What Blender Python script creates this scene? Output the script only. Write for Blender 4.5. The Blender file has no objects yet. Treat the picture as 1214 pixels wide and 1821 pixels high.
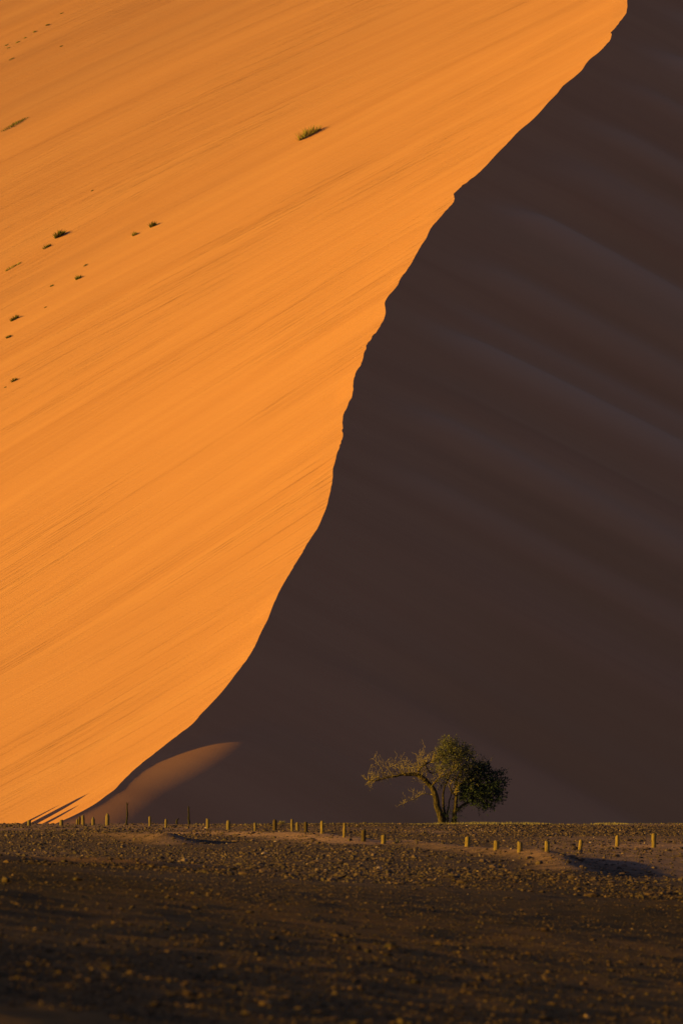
import bpy, math, random
import numpy as np
from mathutils import Vector

S = bpy.context.scene
R = math.radians
random.seed(7)
rng = np.random.default_rng(11)

# ---------------------------------------------------------------- camera
CAM_H = 1.6
FPX = 10115.0                     # focal length in pixels of the 1214 x 1821 photograph (200 mm, 36 mm tall sensor)
HOR = 1420.0                      # image row of eye level
cd = bpy.data.cameras.new('camera')
cam = bpy.data.objects.new('camera', cd)
S.collection.objects.link(cam)
cd.sensor_fit = 'VERTICAL'
cd.sensor_height = 36.0
cd.sensor_width = 24.0
cd.lens = 200.0
cd.clip_start = 1.0
cd.clip_end = 9000.0
PITCH = math.atan((HOR - 910.5) / FPX)
cam.location = (0, 0, CAM_H)
cam.rotation_euler = (math.pi / 2 + PITCH, 0, 0)
cd.dof.use_dof = True
cd.dof.focus_distance = 335.0
cd.dof.aperture_fstop = 4.5
S.camera = cam

# ---------------------------------------------------------------- sun, sky, exposure
SUN_EL = R(7.5)
SUN_AZ = R(16.0)                  # how far the sun stands behind the camera's left
sun_dir = Vector((-math.cos(SUN_EL) * math.cos(SUN_AZ), -math.cos(SUN_EL) * math.sin(SUN_AZ), math.sin(SUN_EL)))
ld = bpy.data.lights.new('sun', 'SUN')
ld.energy = 5.0
ld.angle = R(0.6)
ld.color = (1.0, 0.70, 0.042)
sun = bpy.data.objects.new('sun', ld)
S.collection.objects.link(sun)
sun.location = (-60, -20, 60)
sun.rotation_euler = (-sun_dir).to_track_quat('-Z', 'Y').to_euler()

w = bpy.data.worlds.new('World')
S.world = w
w.use_nodes = True
wn = w.node_tree
bg = wn.nodes['Background']
sky = wn.nodes.new('ShaderNodeTexSky')
sky.sky_type = 'NISHITA'
sky.sun_disc = False
sky.sun_elevation = SUN_EL
sky.sun_rotation = math.atan2(sun_dir.x, sun_dir.y)
sky.altitude = 600
sky.air_density = 1.0
sky.dust_density = 0.6
sky.ozone_density = 1.0
wn.links.new(sky.outputs[0], bg.inputs[0])
bg.inputs[1].default_value = 0.05

S.view_settings.view_transform = 'Standard'
S.view_settings.look = 'None'
S.view_settings.gamma = 1.0
S.view_settings.use_curve_mapping = False
S.view_settings.exposure = 0.67
S.cycles.max_bounces = 5
S.cycles.diffuse_bounces = 3

# ---------------------------------------------------------------- helpers
C = S.collection


def link(name, me, m=None, parent=None, loc=None):
    o = bpy.data.objects.new(name, me)
    C.objects.link(o)
    if me is not None and m is not None and not me.materials:
        me.materials.append(m)
    if parent is not None:
        o.parent = parent
    if loc is not None:
        o.location = loc
    return o


def tag(o, label=None, cat=None, group=None, kind=None):
    if label:
        o['label'] = label
    if cat:
        o['category'] = cat
    if group:
        o['group'] = group
    if kind:
        o['kind'] = kind
    return o


def mesh_np(name, V, F, smooth=True):
    """V (n,3) array, F (m,k) array of equal-sized faces"""
    me = bpy.data.meshes.new(name)
    V = np.asarray(V, np.float32)
    F = np.asarray(F, np.int32)
    k = F.shape[1]
    me.vertices.add(len(V))
    me.vertices.foreach_set('co', V.ravel())
    me.loops.add(F.size)
    me.loops.foreach_set('vertex_index', F.ravel())
    me.polygons.add(len(F))
    me.polygons.foreach_set('loop_start', np.arange(0, F.size, k, dtype=np.int32))
    me.polygons.foreach_set('use_smooth', np.full(len(F), smooth, dtype=bool))
    me.update(calc_edges=True)
    me.validate()
    return me


def fattr(me, name, vals):
    a = me.attributes.new(name, 'FLOAT', 'POINT')
    a.data.foreach_set('value', np.asarray(vals, np.float32).ravel())


class MB:
    def __init__(s):
        s.v, s.f = [], []

    def tube(s, pts, rad, n=6, cap=True):
        pts = [Vector(p) for p in pts]
        base = len(s.v)
        up = Vector((0.13, 0.97, 0.2))
        for i, p in enumerate(pts):
            d = (pts[min(i + 1, len(pts) - 1)] - pts[max(i - 1, 0)]).normalized()
            a = d.cross(up)
            if a.length < 1e-3:
                a = d.cross(Vector((1, 0, 0)))
            a.normalize()
            b = d.cross(a)
            r = rad[i]
            for k in range(n):
                t = 2 * math.pi * k / n
                s.v.append(tuple(p + a * (r * math.cos(t)) + b * (r * math.sin(t))))
        for i in range(len(pts) - 1):
            for k in range(n):
                k2 = (k + 1) % n
                s.f.append((base + i * n + k, base + i * n + k2, base + (i + 1) * n + k2, base + (i + 1) * n + k))
        if cap:
            s.f.append(tuple(base + k for k in range(n))[::-1])
            s.f.append(tuple(base + (len(pts) - 1) * n + k for k in range(n)))

    def tri(s, a, b, c):
        i = len(s.v)
        s.v += [tuple(a), tuple(b), tuple(c)]
        s.f.append((i, i + 1, i + 2))

    def quad(s, a, b, c, d):
        i = len(s.v)
        s.v += [tuple(a), tuple(b), tuple(c), tuple(d)]
        s.f.append((i, i + 1, i + 2, i + 3))

    def build(s, name, m, parent=None, smooth=False, loc=None):
        me = bpy.data.meshes.new(name)
        me.from_pydata(s.v, [], s.f)
        if smooth:
            me.polygons.foreach_set('use_smooth', [True] * len(me.polygons))
        me.update()
        return link(name, me, m, parent, loc)


# ---------------------------------------------------------------- numpy value noise
def vnoise(x, y, seed=0):
    def h(i, j):
        n = (i.astype(np.int64) * 374761393 + j.astype(np.int64) * 668265263 + seed * 1442695041) & 0x7fffffff
        n = ((n ^ (n >> 13)) * 1274126177) & 0x7fffffff
        n = n ^ (n >> 16)
        return (n & 0xffff) / 65535.0
    xi, yi = np.floor(x), np.floor(y)
    fx, fy = x - xi, y - yi
    fx = fx * fx * fx * (fx * (fx * 6 - 15) + 10)
    fy = fy * fy * fy * (fy * (fy * 6 - 15) + 10)
    a = h(xi, yi); b = h(xi + 1, yi); c = h(xi, yi + 1); d = h(xi + 1, yi + 1)
    return (a + (b - a) * fx) * (1 - fy) + (c + (d - c) * fx) * fy - 0.5


def fbm(x, y, seed=0, octv=4):
    t, a = 0, 1.0
    for o in range(octv):
        t = t + a * vnoise(x * 2 ** o, y * 2 ** o, seed + o * 17)
        a *= 0.5
    return t


def sstep(a, b, x):
    t = np.clip((x - a) / (b - a), 0, 1)
    return t * t * (3 - 2 * t)


# ---------------------------------------------------------------- dune: the crest line, then its two faces
NOSE_Y, CREST_SLOPE = 360.0, 0.38
CREST = """1117.5,-8 1117.3,7.8 1114.7,18.1 1105.6,30.5 1092.7,46.6 1088,52.5 1088.6,57.4 1086.8,64.7 1078.5,75 1065.5,88
1050,100.4 1041.7,110.7 1037,118.5 1024.2,130.6 1000.9,149.5 991.8,161.7 977.6,175.9 960.8,195.3 944,212.1 923.3,228.9 910.3,243.1
901,253 886.4,267.5 875,279.9 863.7,292.2 846.2,308.7 825.6,324.5 811.2,337.5 807,345 808.3,351.3 806.7,356 802.6,362.2 790.6,374.6
772.1,396.2 763.8,407.5 758.7,419.9 750.5,432.2 741.2,447.7 731,466 720.6,481.7 714.4,491 704.4,508.7 688,528.3 683.9,537.5
684.9,545.8 685.5,555 682.2,566.4 675.6,578.7 663.3,596.2 650.9,614.7 647.8,627.1 643.7,641.5 634.4,659 629.3,671.4 627.6,679.6
628.3,689.9 626.6,700 619.9,716.5 610.6,738.1 608.6,751.5 609.4,768 608.2,779.3 601.4,800.9 597.2,815.3 592.1,834.9 591.7,850.3
589.6,861.7 584.9,883.3 580.8,900.8 573.6,918.3 564,940 553.9,954.7 538.4,980.5 520.9,1009.3 502.4,1041.2 495.2,1054.6 490,1066.9
486.9,1073.1 481.8,1086.5 475.6,1103 467.8,1117.4 456.1,1143.1 448.8,1157.5 439.9,1171.6 424.5,1192.2 400.8,1223.1 391.5,1234.4
379.2,1247.8 356.5,1271.5 340,1290 321.5,1303.4 288.5,1329.2 251.5,1358 234,1373.4 217.5,1389.9 206,1402.7 189.5,1415 173,1427.4
148.3,1441.8 123.6,1454.1 110,1460"""
cp = np.array([[float(q) for q in p.split(',')] for p in CREST.split()])
ang = (HOR - cp[:, 1]) / FPX
cy = (CREST_SLOPE * NOSE_Y + CAM_H) / (CREST_SLOPE - ang)
cx = (cp[:, 0] - 607.0) / FPX * cy
o_ = np.argsort(cy)
cy, cx = cy[o_], cx[o_]
# run the crest on, up and away past the frame, and down into the plain
k0 = (cx[4] - cx[0]) / (cy[4] - cy[0])
cy = np.concatenate([[300, 340], cy, [cy[-1] + 15, cy[-1] + 40, 720, 900, 1300]])
cx = np.concatenate([[cx[0] - k0 * (cy[2] - 300), cx[0] - k0 * (cy[2] - 340)], cx,
                     [cx[-1] + 4, cx[-1] + 9, 48, 62, 90]])
# smooth cubic through the points
tan = np.gradient(cx, cy)


def crest_x(y):
    i = np.clip(np.searchsorted(cy, y) - 1, 0, len(cy) - 2)
    h = cy[i + 1] - cy[i]
    t = (y - cy[i]) / h
    m0, m1 = tan[i] * h, tan[i + 1] * h
    lin = (cx[i + 1] - cx[i])
    lim = 2.5 * np.abs(lin) + 0.05
    m0, m1 = np.clip(m0, -lim, lim), np.clip(m1, -lim, lim)
    return ((2 * t ** 3 - 3 * t ** 2 + 1) * cx[i] + (t ** 3 - 2 * t ** 2 + t) * m0 +
            (-2 * t ** 3 + 3 * t ** 2) * cx[i + 1] + (t ** 3 - t ** 2) * m1)


def gauss(a, sig_rows):
    n = int(max(1, math.ceil(sig_rows * 3)))
    k = np.exp(-0.5 * (np.arange(-n, n + 1) / sig_rows) ** 2)
    k /= k.sum()
    return np.convolve(np.pad(a, n, mode='reflect', reflect_type='odd'), k, mode='valid')


DY = 0.2
ys = np.concatenate([np.arange(345, 640, DY), np.arange(640, 1100, 0.8)])
yu = np.arange(300, 1300, DY)
xu0 = crest_x(yu)
xu0 = xu0 + 0.11 * fbm(yu * 1.1, yu * 0, 3, 3) * sstep(362, 375, yu) * np.clip(0.3 + 2.2 * vnoise(yu * 0.11, yu * 0 + 9.5, 8), 0.12, 1)      # scalloped, crumbling edge
xu = {0: xu0, 1: gauss(xu0, 1.2 / DY), 2: gauss(xu0, 4 / DY), 3: gauss(xu0, 11 / DY), 4: gauss(xu0, 30 / DY)}
crest = {k: np.interp(ys, yu, v) for k, v in xu.items()}
zr = CREST_SLOPE * (ys - NOSE_Y)
zr = np.where(ys > 800, zr - 0.00045 * (ys - 800) ** 2, zr)


def blend_crest(d, knots, lv):
    """crest line that grows smoother with distance d from the crest -> (rows, cols)"""
    out = np.zeros((len(ys), len(d)))
    for j, dd in enumerate(d):
        t = np.interp(dd, knots, range(len(knots)))
        i = min(int(t), len(knots) - 2)
        f = t - i
        out[:, j] = crest[lv[i]] * (1 - f) + crest[lv[i + 1]] * f
    return out


dl = np.concatenate([np.linspace(0, 3, 26), 3 + np.cumsum(np.linspace(0.13, 1.6, 240))])
dr = np.concatenate([np.linspace(0, 6, 60), 6 + np.cumsum(np.linspace(0.12, 1.4, 200))])

# lit windward face: slope .56 under the crest, easing outward
SLD = np.interp(ys, [360, 400, 470], [13, 20, 45])[:, None]
SL0 = (0.33 + 0.06 * sstep(390, 470, ys) - 0.32 * sstep(450, 720, ys))[:, None]
SL1 = (0.57 - 0.12 * sstep(470, 640, ys))[:, None] - SL0
cl = blend_crest(dl, [0, 2.0, 9, 30, 90], [0, 1, 2, 3, 4])
XL = crest[0][:, None] - dl[None, :]
YL = np.repeat(ys[:, None], len(dl), 1)
dc = np.clip(cl - XL, 0, None)
ZL = zr[:, None] - (SL0 * dc + SL1 * SLD * (1 - np.exp(-dc / SLD)))
# drifts and long wind streaks as real relief
flowL = YL + 0.36 * dl[None, :] + 0.0055 * np.minimum(dl, 120)[None, :] ** 2
fade = sstep(0.0, 1.6, dl)[None, :]
far = sstep(15, 80, dl)[None, :]
ZL += fade * (0.10 * fbm(flowL * 0.16, XL * 0.012, 21, 2) + 0.055 * fbm(flowL * 0.55, XL * 0.03, 22, 2)
              + 0.024 * fbm(flowL * 1.7, XL * 0.055, 23, 2))
ZL += far * 0.75 * fbm(flowL * 0.055, XL * 0.006, 31, 2)

# shaded slip face, with the low shoulder near its foot that still catches the sun
d0 = np.interp(ys, [363, 367, 370.2, 373, 375, 377, 379, 382], [0.0, 0.05, 0.2, 0.55, 0.95, 1.5, 2.15, 3.0])
wb = np.interp(ys, [358, 363.4, 367, 370.2, 373, 375, 377, 379.5, 382, 384], [4.4, 4.1, 4.1, 4.3, 4.4, 4.0, 3.2, 2.0, 0.6, 0.0])
G0, G1 = 0.50, np.interp(ys, [360, 367, 371, 378], [0.175, 0.165, 0.125, 0.075])[:, None]
d0, wb = gauss(d0, 6), gauss(wb, 6)
ee = d0 + wb
soft = 0.9
bench = sstep(-0.75, 0.75, dr[None, :] - d0[:, None]) * (1 - sstep(-3.4, 2.4, dr[None, :] - ee[:, None])) * sstep(0.02, 1.2, wb)[:, None]
slopeR = G0 * (1 - bench) + G1 * bench
slopeR += -0.10 * sstep(30, 120, dr)[None, :]
dd = np.diff(dr)
GR = np.concatenate([np.zeros((len(ys), 1)), np.cumsum(0.5 * (slopeR[:, 1:] + slopeR[:, :-1]) * dd[None, :], 1)], 1)
cr = blend_crest(dr, [0, 1.5, 8, 40, 120], [0, 1, 2, 3, 3])
XR = crest[0][:, None] + dr[None, :]
YR = np.repeat(ys[:, None], len(dr), 1)
ZR = zr[:, None] - GR - slopeR * (crest[0][:, None] - cr)
fr = sstep(1.0, 8, dr)[None, :] * sstep(372, 395, ys)[:, None]
flowR = YR + 0.05 * dr[None, :] + 2.6 * vnoise(XR * 0.045, YR * 0.02, 13)
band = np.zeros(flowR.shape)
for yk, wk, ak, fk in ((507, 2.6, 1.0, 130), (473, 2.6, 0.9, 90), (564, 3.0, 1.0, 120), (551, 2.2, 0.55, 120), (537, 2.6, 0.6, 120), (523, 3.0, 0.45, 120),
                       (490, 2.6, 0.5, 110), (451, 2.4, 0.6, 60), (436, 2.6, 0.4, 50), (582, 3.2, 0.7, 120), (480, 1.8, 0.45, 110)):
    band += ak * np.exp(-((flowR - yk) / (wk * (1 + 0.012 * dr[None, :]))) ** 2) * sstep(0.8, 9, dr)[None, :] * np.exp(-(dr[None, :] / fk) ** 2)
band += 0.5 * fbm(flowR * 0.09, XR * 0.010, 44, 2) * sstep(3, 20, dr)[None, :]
ZR += fr * (1.1 * band + 1.2 * fbm(flowR * 0.075, XR * 0.008, 41, 2) + 0.30 * fbm(flowR * 0.16, XR * 0.02, 42, 2))

ZL = np.maximum(ZL, -5.0)
ZR = np.maximum(ZR, -5.0)


def grid_faces(nr, nc, off, flip):
    i = np.arange(nr - 1)[:, None] * nc + np.arange(nc - 1)[None, :] + off
    q = np.stack([i, i + 1, i + nc + 1, i + nc], -1).reshape(-1, 4)
    return q[:, ::-1] if flip else q


VL = np.stack([XL, YL, ZL], -1).reshape(-1, 3)
VR = np.stack([XR, YR, ZR], -1).reshape(-1, 3)
FLc = grid_faces(len(ys), len(dl), 0, True)
FRc = grid_faces(len(ys), len(dr), len(VL), False)
dune_me = mesh_np('dune', np.concatenate([VL, VR]), np.concatenate([FLc, FRc]))
fattr(dune_me, 'flow', np.concatenate([flowL.ravel(), flowR.ravel()]))
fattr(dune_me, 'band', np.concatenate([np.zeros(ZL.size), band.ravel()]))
fattr(dune_me, 'crest_dist', np.concatenate([np.repeat(dl[None, :], len(ys), 0).ravel(), -np.repeat(dr[None, :], len(ys), 0).ravel()]))


def dune_left_z(x, y):
    """height of the lit face at a point (bilinear in the built grid)"""
    if y < ys[0] or y > ys[-1]:
        return -9.0
    i = min(max(int(np.searchsorted(ys, y)) - 1, 0), len(ys) - 2)
    t = (y - ys[i]) / (ys[i + 1] - ys[i])
    z = []
    for k in (i, i + 1):
        d = crest[0][k] - x
        z.append(np.interp(d, dl, ZL[k]) if d >= 0 else -9.0)
    return z[0] * (1 - t) + z[1] * t


def dune_hit(px, py):
    """point of the lit face seen along a direction measured in the photograph"""
    ax, az = (px - 607.0) / FPX, (HOR - py) / FPX
    lo = None
    for y in np.arange(355, 1095, 0.5):
        if dune_left_z(ax * y, y) >= CAM_H + az * y:
            lo = y
            break
    if lo is None:
        return None
    a, b = lo - 0.5, lo
    for _ in range(14):
        m = 0.5 * (a + b)
        if dune_left_z(ax * m, m) >= CAM_H + az * m:
            b = m
        else:
            a = m
    return Vector((ax * b, b, dune_left_z(ax * b, b)))


# ---------------------------------------------------------------- plain
def seg_dist(x, y, pts):
    """distance to a polyline and the height interpolated along it"""
    best = np.full(x.shape, 1e9)
    hh = np.zeros(x.shape)
    for (x0, y0, h0), (x1, y1, h1) in zip(pts[:-1], pts[1:]):
        vx, vy = x1 - x0, y1 - y0
        t = np.clip(((x - x0) * vx + (y - y0) * vy) / (vx * vx + vy * vy), 0, 1)
        d = np.hypot(x - x0 - t * vx, y - y0 - t * vy)
        m = d < best
        best = np.where(m, d, best)
        hh = np.where(m, h0 + t * (h1 - h0), hh)
    return best, hh


def gp(px, py, h=0.0):
    """plain point under an image direction, for measuring the banks off the photograph"""
    y = (CAM_H - h) * FPX / (py - HOR)
    return ((px - 607.0) / FPX * y, y)


BANKS = [  # crest polyline (x, y, height), half width, sandiness
    ([gp(250, 1476, .1) + (0.04,), gp(400, 1477, .15) + (0.16,), gp(470, 1479, .15) + (0.20,), gp(560, 1484, .2) + (0.26,), gp(640, 1493, .2) + (0.16,), gp(690, 1502) + (0.02,)], 1.1, 1.0),
    ([gp(20, 1483) + (0.02,), gp(150, 1481) + (0.08,), gp(235, 1481, .2) + (0.22,), gp(305, 1486, .3) + (0.36,), gp(318, 1493, .2) + (0.10,)], 0.85, 0.45),
    ([gp(690, 1496) + (0.03,), gp(770, 1502, .1) + (0.12,), gp(850, 1506, .15) + (0.17,), gp(915, 1509, .17) + (0.23,), gp(965, 1511, .17) + (0.26,), gp(998, 1518, .15) + (0.21,), gp(1014, 1530, .1) + (0.09,), gp(1022, 1542) + (0.01,)], 0.7, 0.5),
    ([gp(1040, 1507) + (0.03,), gp(1120, 1502, .1) + (0.12,), gp(1230, 1503, .1) + (0.14,), gp(1400, 1505) + (0.05,)], 1.3, 1.0),
    ([gp(-60, 1556) + (0.10,), gp(80, 1553) + (0.12,), gp(240, 1554) + (0.12,), gp(420, 1552) + (0.07,), gp(640, 1556) + (0.04,)], 0.9, 0.6),
    ([gp(610, 1612) + (0.01,), gp(780, 1606) + (0.025,), gp(1000, 1600) + (0.025,), gp(1230, 1604) + (0.02,)], 0.7, 0.4),
]


def ground_parts(x, y):
    z = np.zeros(np.broadcast(x, y).shape)
    x, y = np.broadcast_arrays(np.asarray(x, float), np.asarray(y, float))
    sand = np.zeros(z.shape)
    # far lip of the plain, then a shallow hollow at the foot of the dune
    lip = 350 + 4 * vnoise(x * 0.05, x * 0 + 3.3, 5)
    z = z - 1.8 * sstep(0, 26, y - lip)
    z = z + 0.07 * np.exp(-((x - 8) / 14.0) ** 2) * np.exp(-((y - 343) / 9.0) ** 2)
    # the near plain leans away from the sun
    t = np.interp(y, [-200, 38, 60, 90, 120, 160, 400], [0.10, 0.126, 0.120, 0.085, 0.042, 0.0, 0.0])
    z = z - t * np.clip(x, -9, 9)
    # undulation
    far = np.clip(y / 150.0, 0.35, 1.0)
    z = z + far * (0.11 * fbm(x * 0.10, y * 0.045, 61, 3) + 0.045 * fbm(x * 0.6, y * 0.35, 62, 3))
    z = z + 0.03 * fbm(x * 2.1, y * 1.6, 63, 2)
    z = z - 0.34 * np.exp(-((x - 11.5) / 4.6) ** 2 - ((y - 149) / 20.0) ** 2)
    for pts, wd, sd in BANKS:
        d, h = seg_dist(x + 0.35 * fbm(x * 0.8, y * 0.5, 77, 2), y, pts)
        g = np.exp(-(d / wd) ** 2)
        z = z + h * g
        sand = np.maximum(sand, sd * np.exp(-(d / (wd * 1.7)) ** 2) * np.clip(h / 0.1, 0.3, 1))
    patch = sstep(0.02, 0.42, fbm(x * 0.05, y * 0.014, 91, 3))
    sand = np.maximum(sand, 0.55 * patch)
    sand = np.maximum(sand, 0.8 * sstep(1.0, -9.0, x + 0.015 * (y - 300)) * sstep(262, 300, y) * 0.8)
    return z, sand


gx = np.concatenate([-np.geomspace(3000, 28, 40), np.arange(-27, 27.01, 0.22), np.geomspace(28, 3000, 40)])
gy = np.concatenate([np.linspace(-400, 26, 14), np.arange(30, 110, 0.25), np.arange(110, 400, 0.5), np.geomspace(402, 4000, 40)])
GX, GY = np.meshgrid(gx, gy)
GZ, GS = ground_parts(GX, GY)
plain_me = mesh_np('plain', np.stack([GX, GY, GZ], -1).reshape(-1, 3), grid_faces(len(gy), len(gx), 0, False))
fattr(plain_me, 'sand', GS)


def near_shade_of(x, y):  # deeper, warmer shade of the near plain, painted into ground and stone colours
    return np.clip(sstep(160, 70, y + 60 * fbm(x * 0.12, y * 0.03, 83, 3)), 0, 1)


fattr(plain_me, 'near_shade', near_shade_of(GX, GY))


def gz(x, y):
    return float(ground_parts(np.array([float(x)]), np.array([float(y)]))[0][0])


def plain_hit(px, py):
    ax, az = (px - 607.0) / FPX, (HOR - py) / FPX
    yy = np.arange(36, 420, 0.25)
    z, _ = ground_parts(ax * yy, yy)
    k = np.nonzero(z >= CAM_H + az * yy)[0]
    y = yy[k[0]] if len(k) else 347.0
    y = min(y, 347.0)
    return Vector((ax * y, y, gz(ax * y, y)))


# ---------------------------------------------------------------- materials
def mat(name, rough=0.9, spec=0.2):
    m = bpy.data.materials.new(name)
    m.use_nodes = True
    nt = m.node_tree
    b = nt.nodes['Principled BSDF']
    b.inputs['Roughness'].default_value = rough
    b.inputs['Specular IOR Level'].default_value = spec
    return m, nt, b


def N(nt, t, **kw):
    n = nt.nodes.new(t)
    for k, v in kw.items():
        setattr(n, k, v)
    return n


def ramp(nt, stops):
    r = N(nt, 'ShaderNodeValToRGB')
    e = r.color_ramp.elements
    while len(e) < len(stops):
        e.new(0.5)
    for q, (p, c) in zip(e, stops):
        q.position = p
        q.color = (*c, 1) if len(c) == 3 else c
    return r


def math_node(nt, op, a, b=None):
    n = N(nt, 'ShaderNodeMath', operation=op)
    for i, v in enumerate((a, b)):
        if v is None:
            continue
        if isinstance(v, (int, float)):
            n.inputs[i].default_value = v
        else:
            nt.links.new(v, n.inputs[i])
    return n.outputs[0]


def dune_material():
    m, nt, b = mat('dune_sand', 0.95, 0.05)
    L = nt.links.new
    fl = N(nt, 'ShaderNodeAttribute', attribute_name='flow')
    cdn = N(nt, 'ShaderNodeAttribute', attribute_name='crest_dist')
    pos = N(nt, 'ShaderNodeNewGeometry')
    sep = N(nt, 'ShaderNodeSeparateXYZ')
    L(pos.outputs['Position'], sep.inputs[0])

    def streak(scale_f, scale_x, detail, seed):
        cv = N(nt, 'ShaderNodeCombineXYZ')
        L(math_node(nt, 'MULTIPLY', sep.outputs[0], scale_x), cv.inputs[0])
        L(math_node(nt, 'MULTIPLY', fl.outputs['Fac'], scale_f), cv.inputs[1])
        cv.inputs[2].default_value = seed
        n = N(nt, 'ShaderNodeTexNoise')
        n.inputs['Scale'].default_value = 1.0
        n.inputs['Detail'].default_value = detail
        n.inputs['Roughness'].default_value = 0.6
        L(cv.outputs[0], n.inputs['Vector'])
        return n.outputs['Fac']
    s1 = streak(1.7, 0.042, 4.0, 1.7)
    s2 = streak(3.0, 0.085, 3.0, 7.7)
    s3 = streak(0.16, 0.012, 2.0, 4.1)
    # thin ledges: only the deepest troughs of the streak noise
    ledge = ramp(nt, [(0.0, (0, 0, 0)), (0.37, (0, 0, 0)), (0.43, (1, 1, 1)), (1.0, (1, 1, 1))])
    L(s2, ledge.inputs[0])
    patch = streak(0.05, 0.02, 2.0, 9.3)
    pr = ramp(nt, [(0.42, (0, 0, 0)), (0.62, (1, 1, 1))])
    L(patch, pr.inputs[0])
    # grain
    g = N(nt, 'ShaderNodeTexNoise')
    g.inputs['Scale'].default_value = 7.0
    g.inputs['Detail'].default_value = 3.0
    L(pos.outputs['Position'], g.inputs['Vector'])
    # the wind face only
    left = math_node(nt, 'GREATER_THAN', cdn.outputs['Fac'], -0.0001)
    ez = N(nt, 'ShaderNodeMapRange')
    for nm, vv in (('From Min', 8.0), ('From Max', 60.0), ('To Min', 1.0), ('To Max', 0.28)):
        ez.inputs[nm].default_value = vv
    L(cdn.outputs['Fac'], ez.inputs['Value'])
    wide = ramp(nt, [(0.35, (0.35, 0.35, 0.35)), (0.65, (1, 1, 1))])
    L(streak(0.03, 0.05, 2.0, 12.9), wide.inputs[0])
    amt = math_node(nt, 'MULTIPLY', ez.outputs[0], wide.outputs[0])
    h = math_node(nt, 'MULTIPLY', s1, 0.17)
    h = math_node(nt, 'ADD', h, math_node(nt, 'MULTIPLY', s2, 0.10))
    lg = math_node(nt, 'MULTIPLY', ledge.outputs[0], math_node(nt, 'MULTIPLY', pr.outputs[0], 0.12))
    h = math_node(nt, 'ADD', h, lg)
    h = math_node(nt, 'MULTIPLY', math_node(nt, 'MULTIPLY', h, amt), left)
    ga = math_node(nt, 'ADD', math_node(nt, 'MULTIPLY', left, 0.018), 0.006)
    h = math_node(nt, 'ADD', h, math_node(nt, 'MULTIPLY', g.outputs['Fac'], ga))
    bp = N(nt, 'ShaderNodeBump')
    bp.inputs['Strength'].default_value = 1.0
    bp.inputs['Distance'].default_value = 1.0
    L(h, bp.inputs['Height'])
    L(bp.outputs[0], b.inputs['Normal'])
    # colour: iron-red sand with paler and darker wind streaks
    cr_ = ramp(nt, [(0.30, (0.48, 0.190, 0.125)), (0.50, (0.53, 0.218, 0.145)), (0.72, (0.565, 0.243, 0.158))])
    mix = math_node(nt, 'ADD', math_node(nt, 'MULTIPLY', s3, 0.55), math_node(nt, 'MULTIPLY', s1, 0.17))
    mix = math_node(nt, 'ADD', mix, math_node(nt, 'MULTIPLY', g.outputs['Fac'], 0.2))
    L(mix, cr_.inputs[0])
    # sky-lit folds of the lee face painted paler, the shade between painted darker
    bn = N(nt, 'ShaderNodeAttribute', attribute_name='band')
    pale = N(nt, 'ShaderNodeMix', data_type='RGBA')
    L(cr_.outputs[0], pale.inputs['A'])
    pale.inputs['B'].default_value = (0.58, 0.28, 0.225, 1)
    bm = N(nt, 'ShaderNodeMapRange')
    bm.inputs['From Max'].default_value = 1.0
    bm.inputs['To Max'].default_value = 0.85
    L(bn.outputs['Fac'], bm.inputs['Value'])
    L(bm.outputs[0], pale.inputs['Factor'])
    fold_shade = N(nt, 'ShaderNodeMix', data_type='RGBA')
    L(pale.outputs['Result'], fold_shade.inputs['A'])
    fold_shade.inputs['B'].default_value = (0.42, 0.165, 0.092, 1)
    rm = N(nt, 'ShaderNodeMapRange')
    for nm, vv in (('From Min', 0.0), ('From Max', -0.35), ('To Min', 0.0), ('To Max', 0.9)):
        rm.inputs[nm].default_value = vv
    L(bn.outputs['Fac'], rm.inputs['Value'])
    L(rm.outputs[0], fold_shade.inputs['Factor'])
    L(fold_shade.outputs['Result'], b.inputs['Base Color'])
    return m


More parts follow.
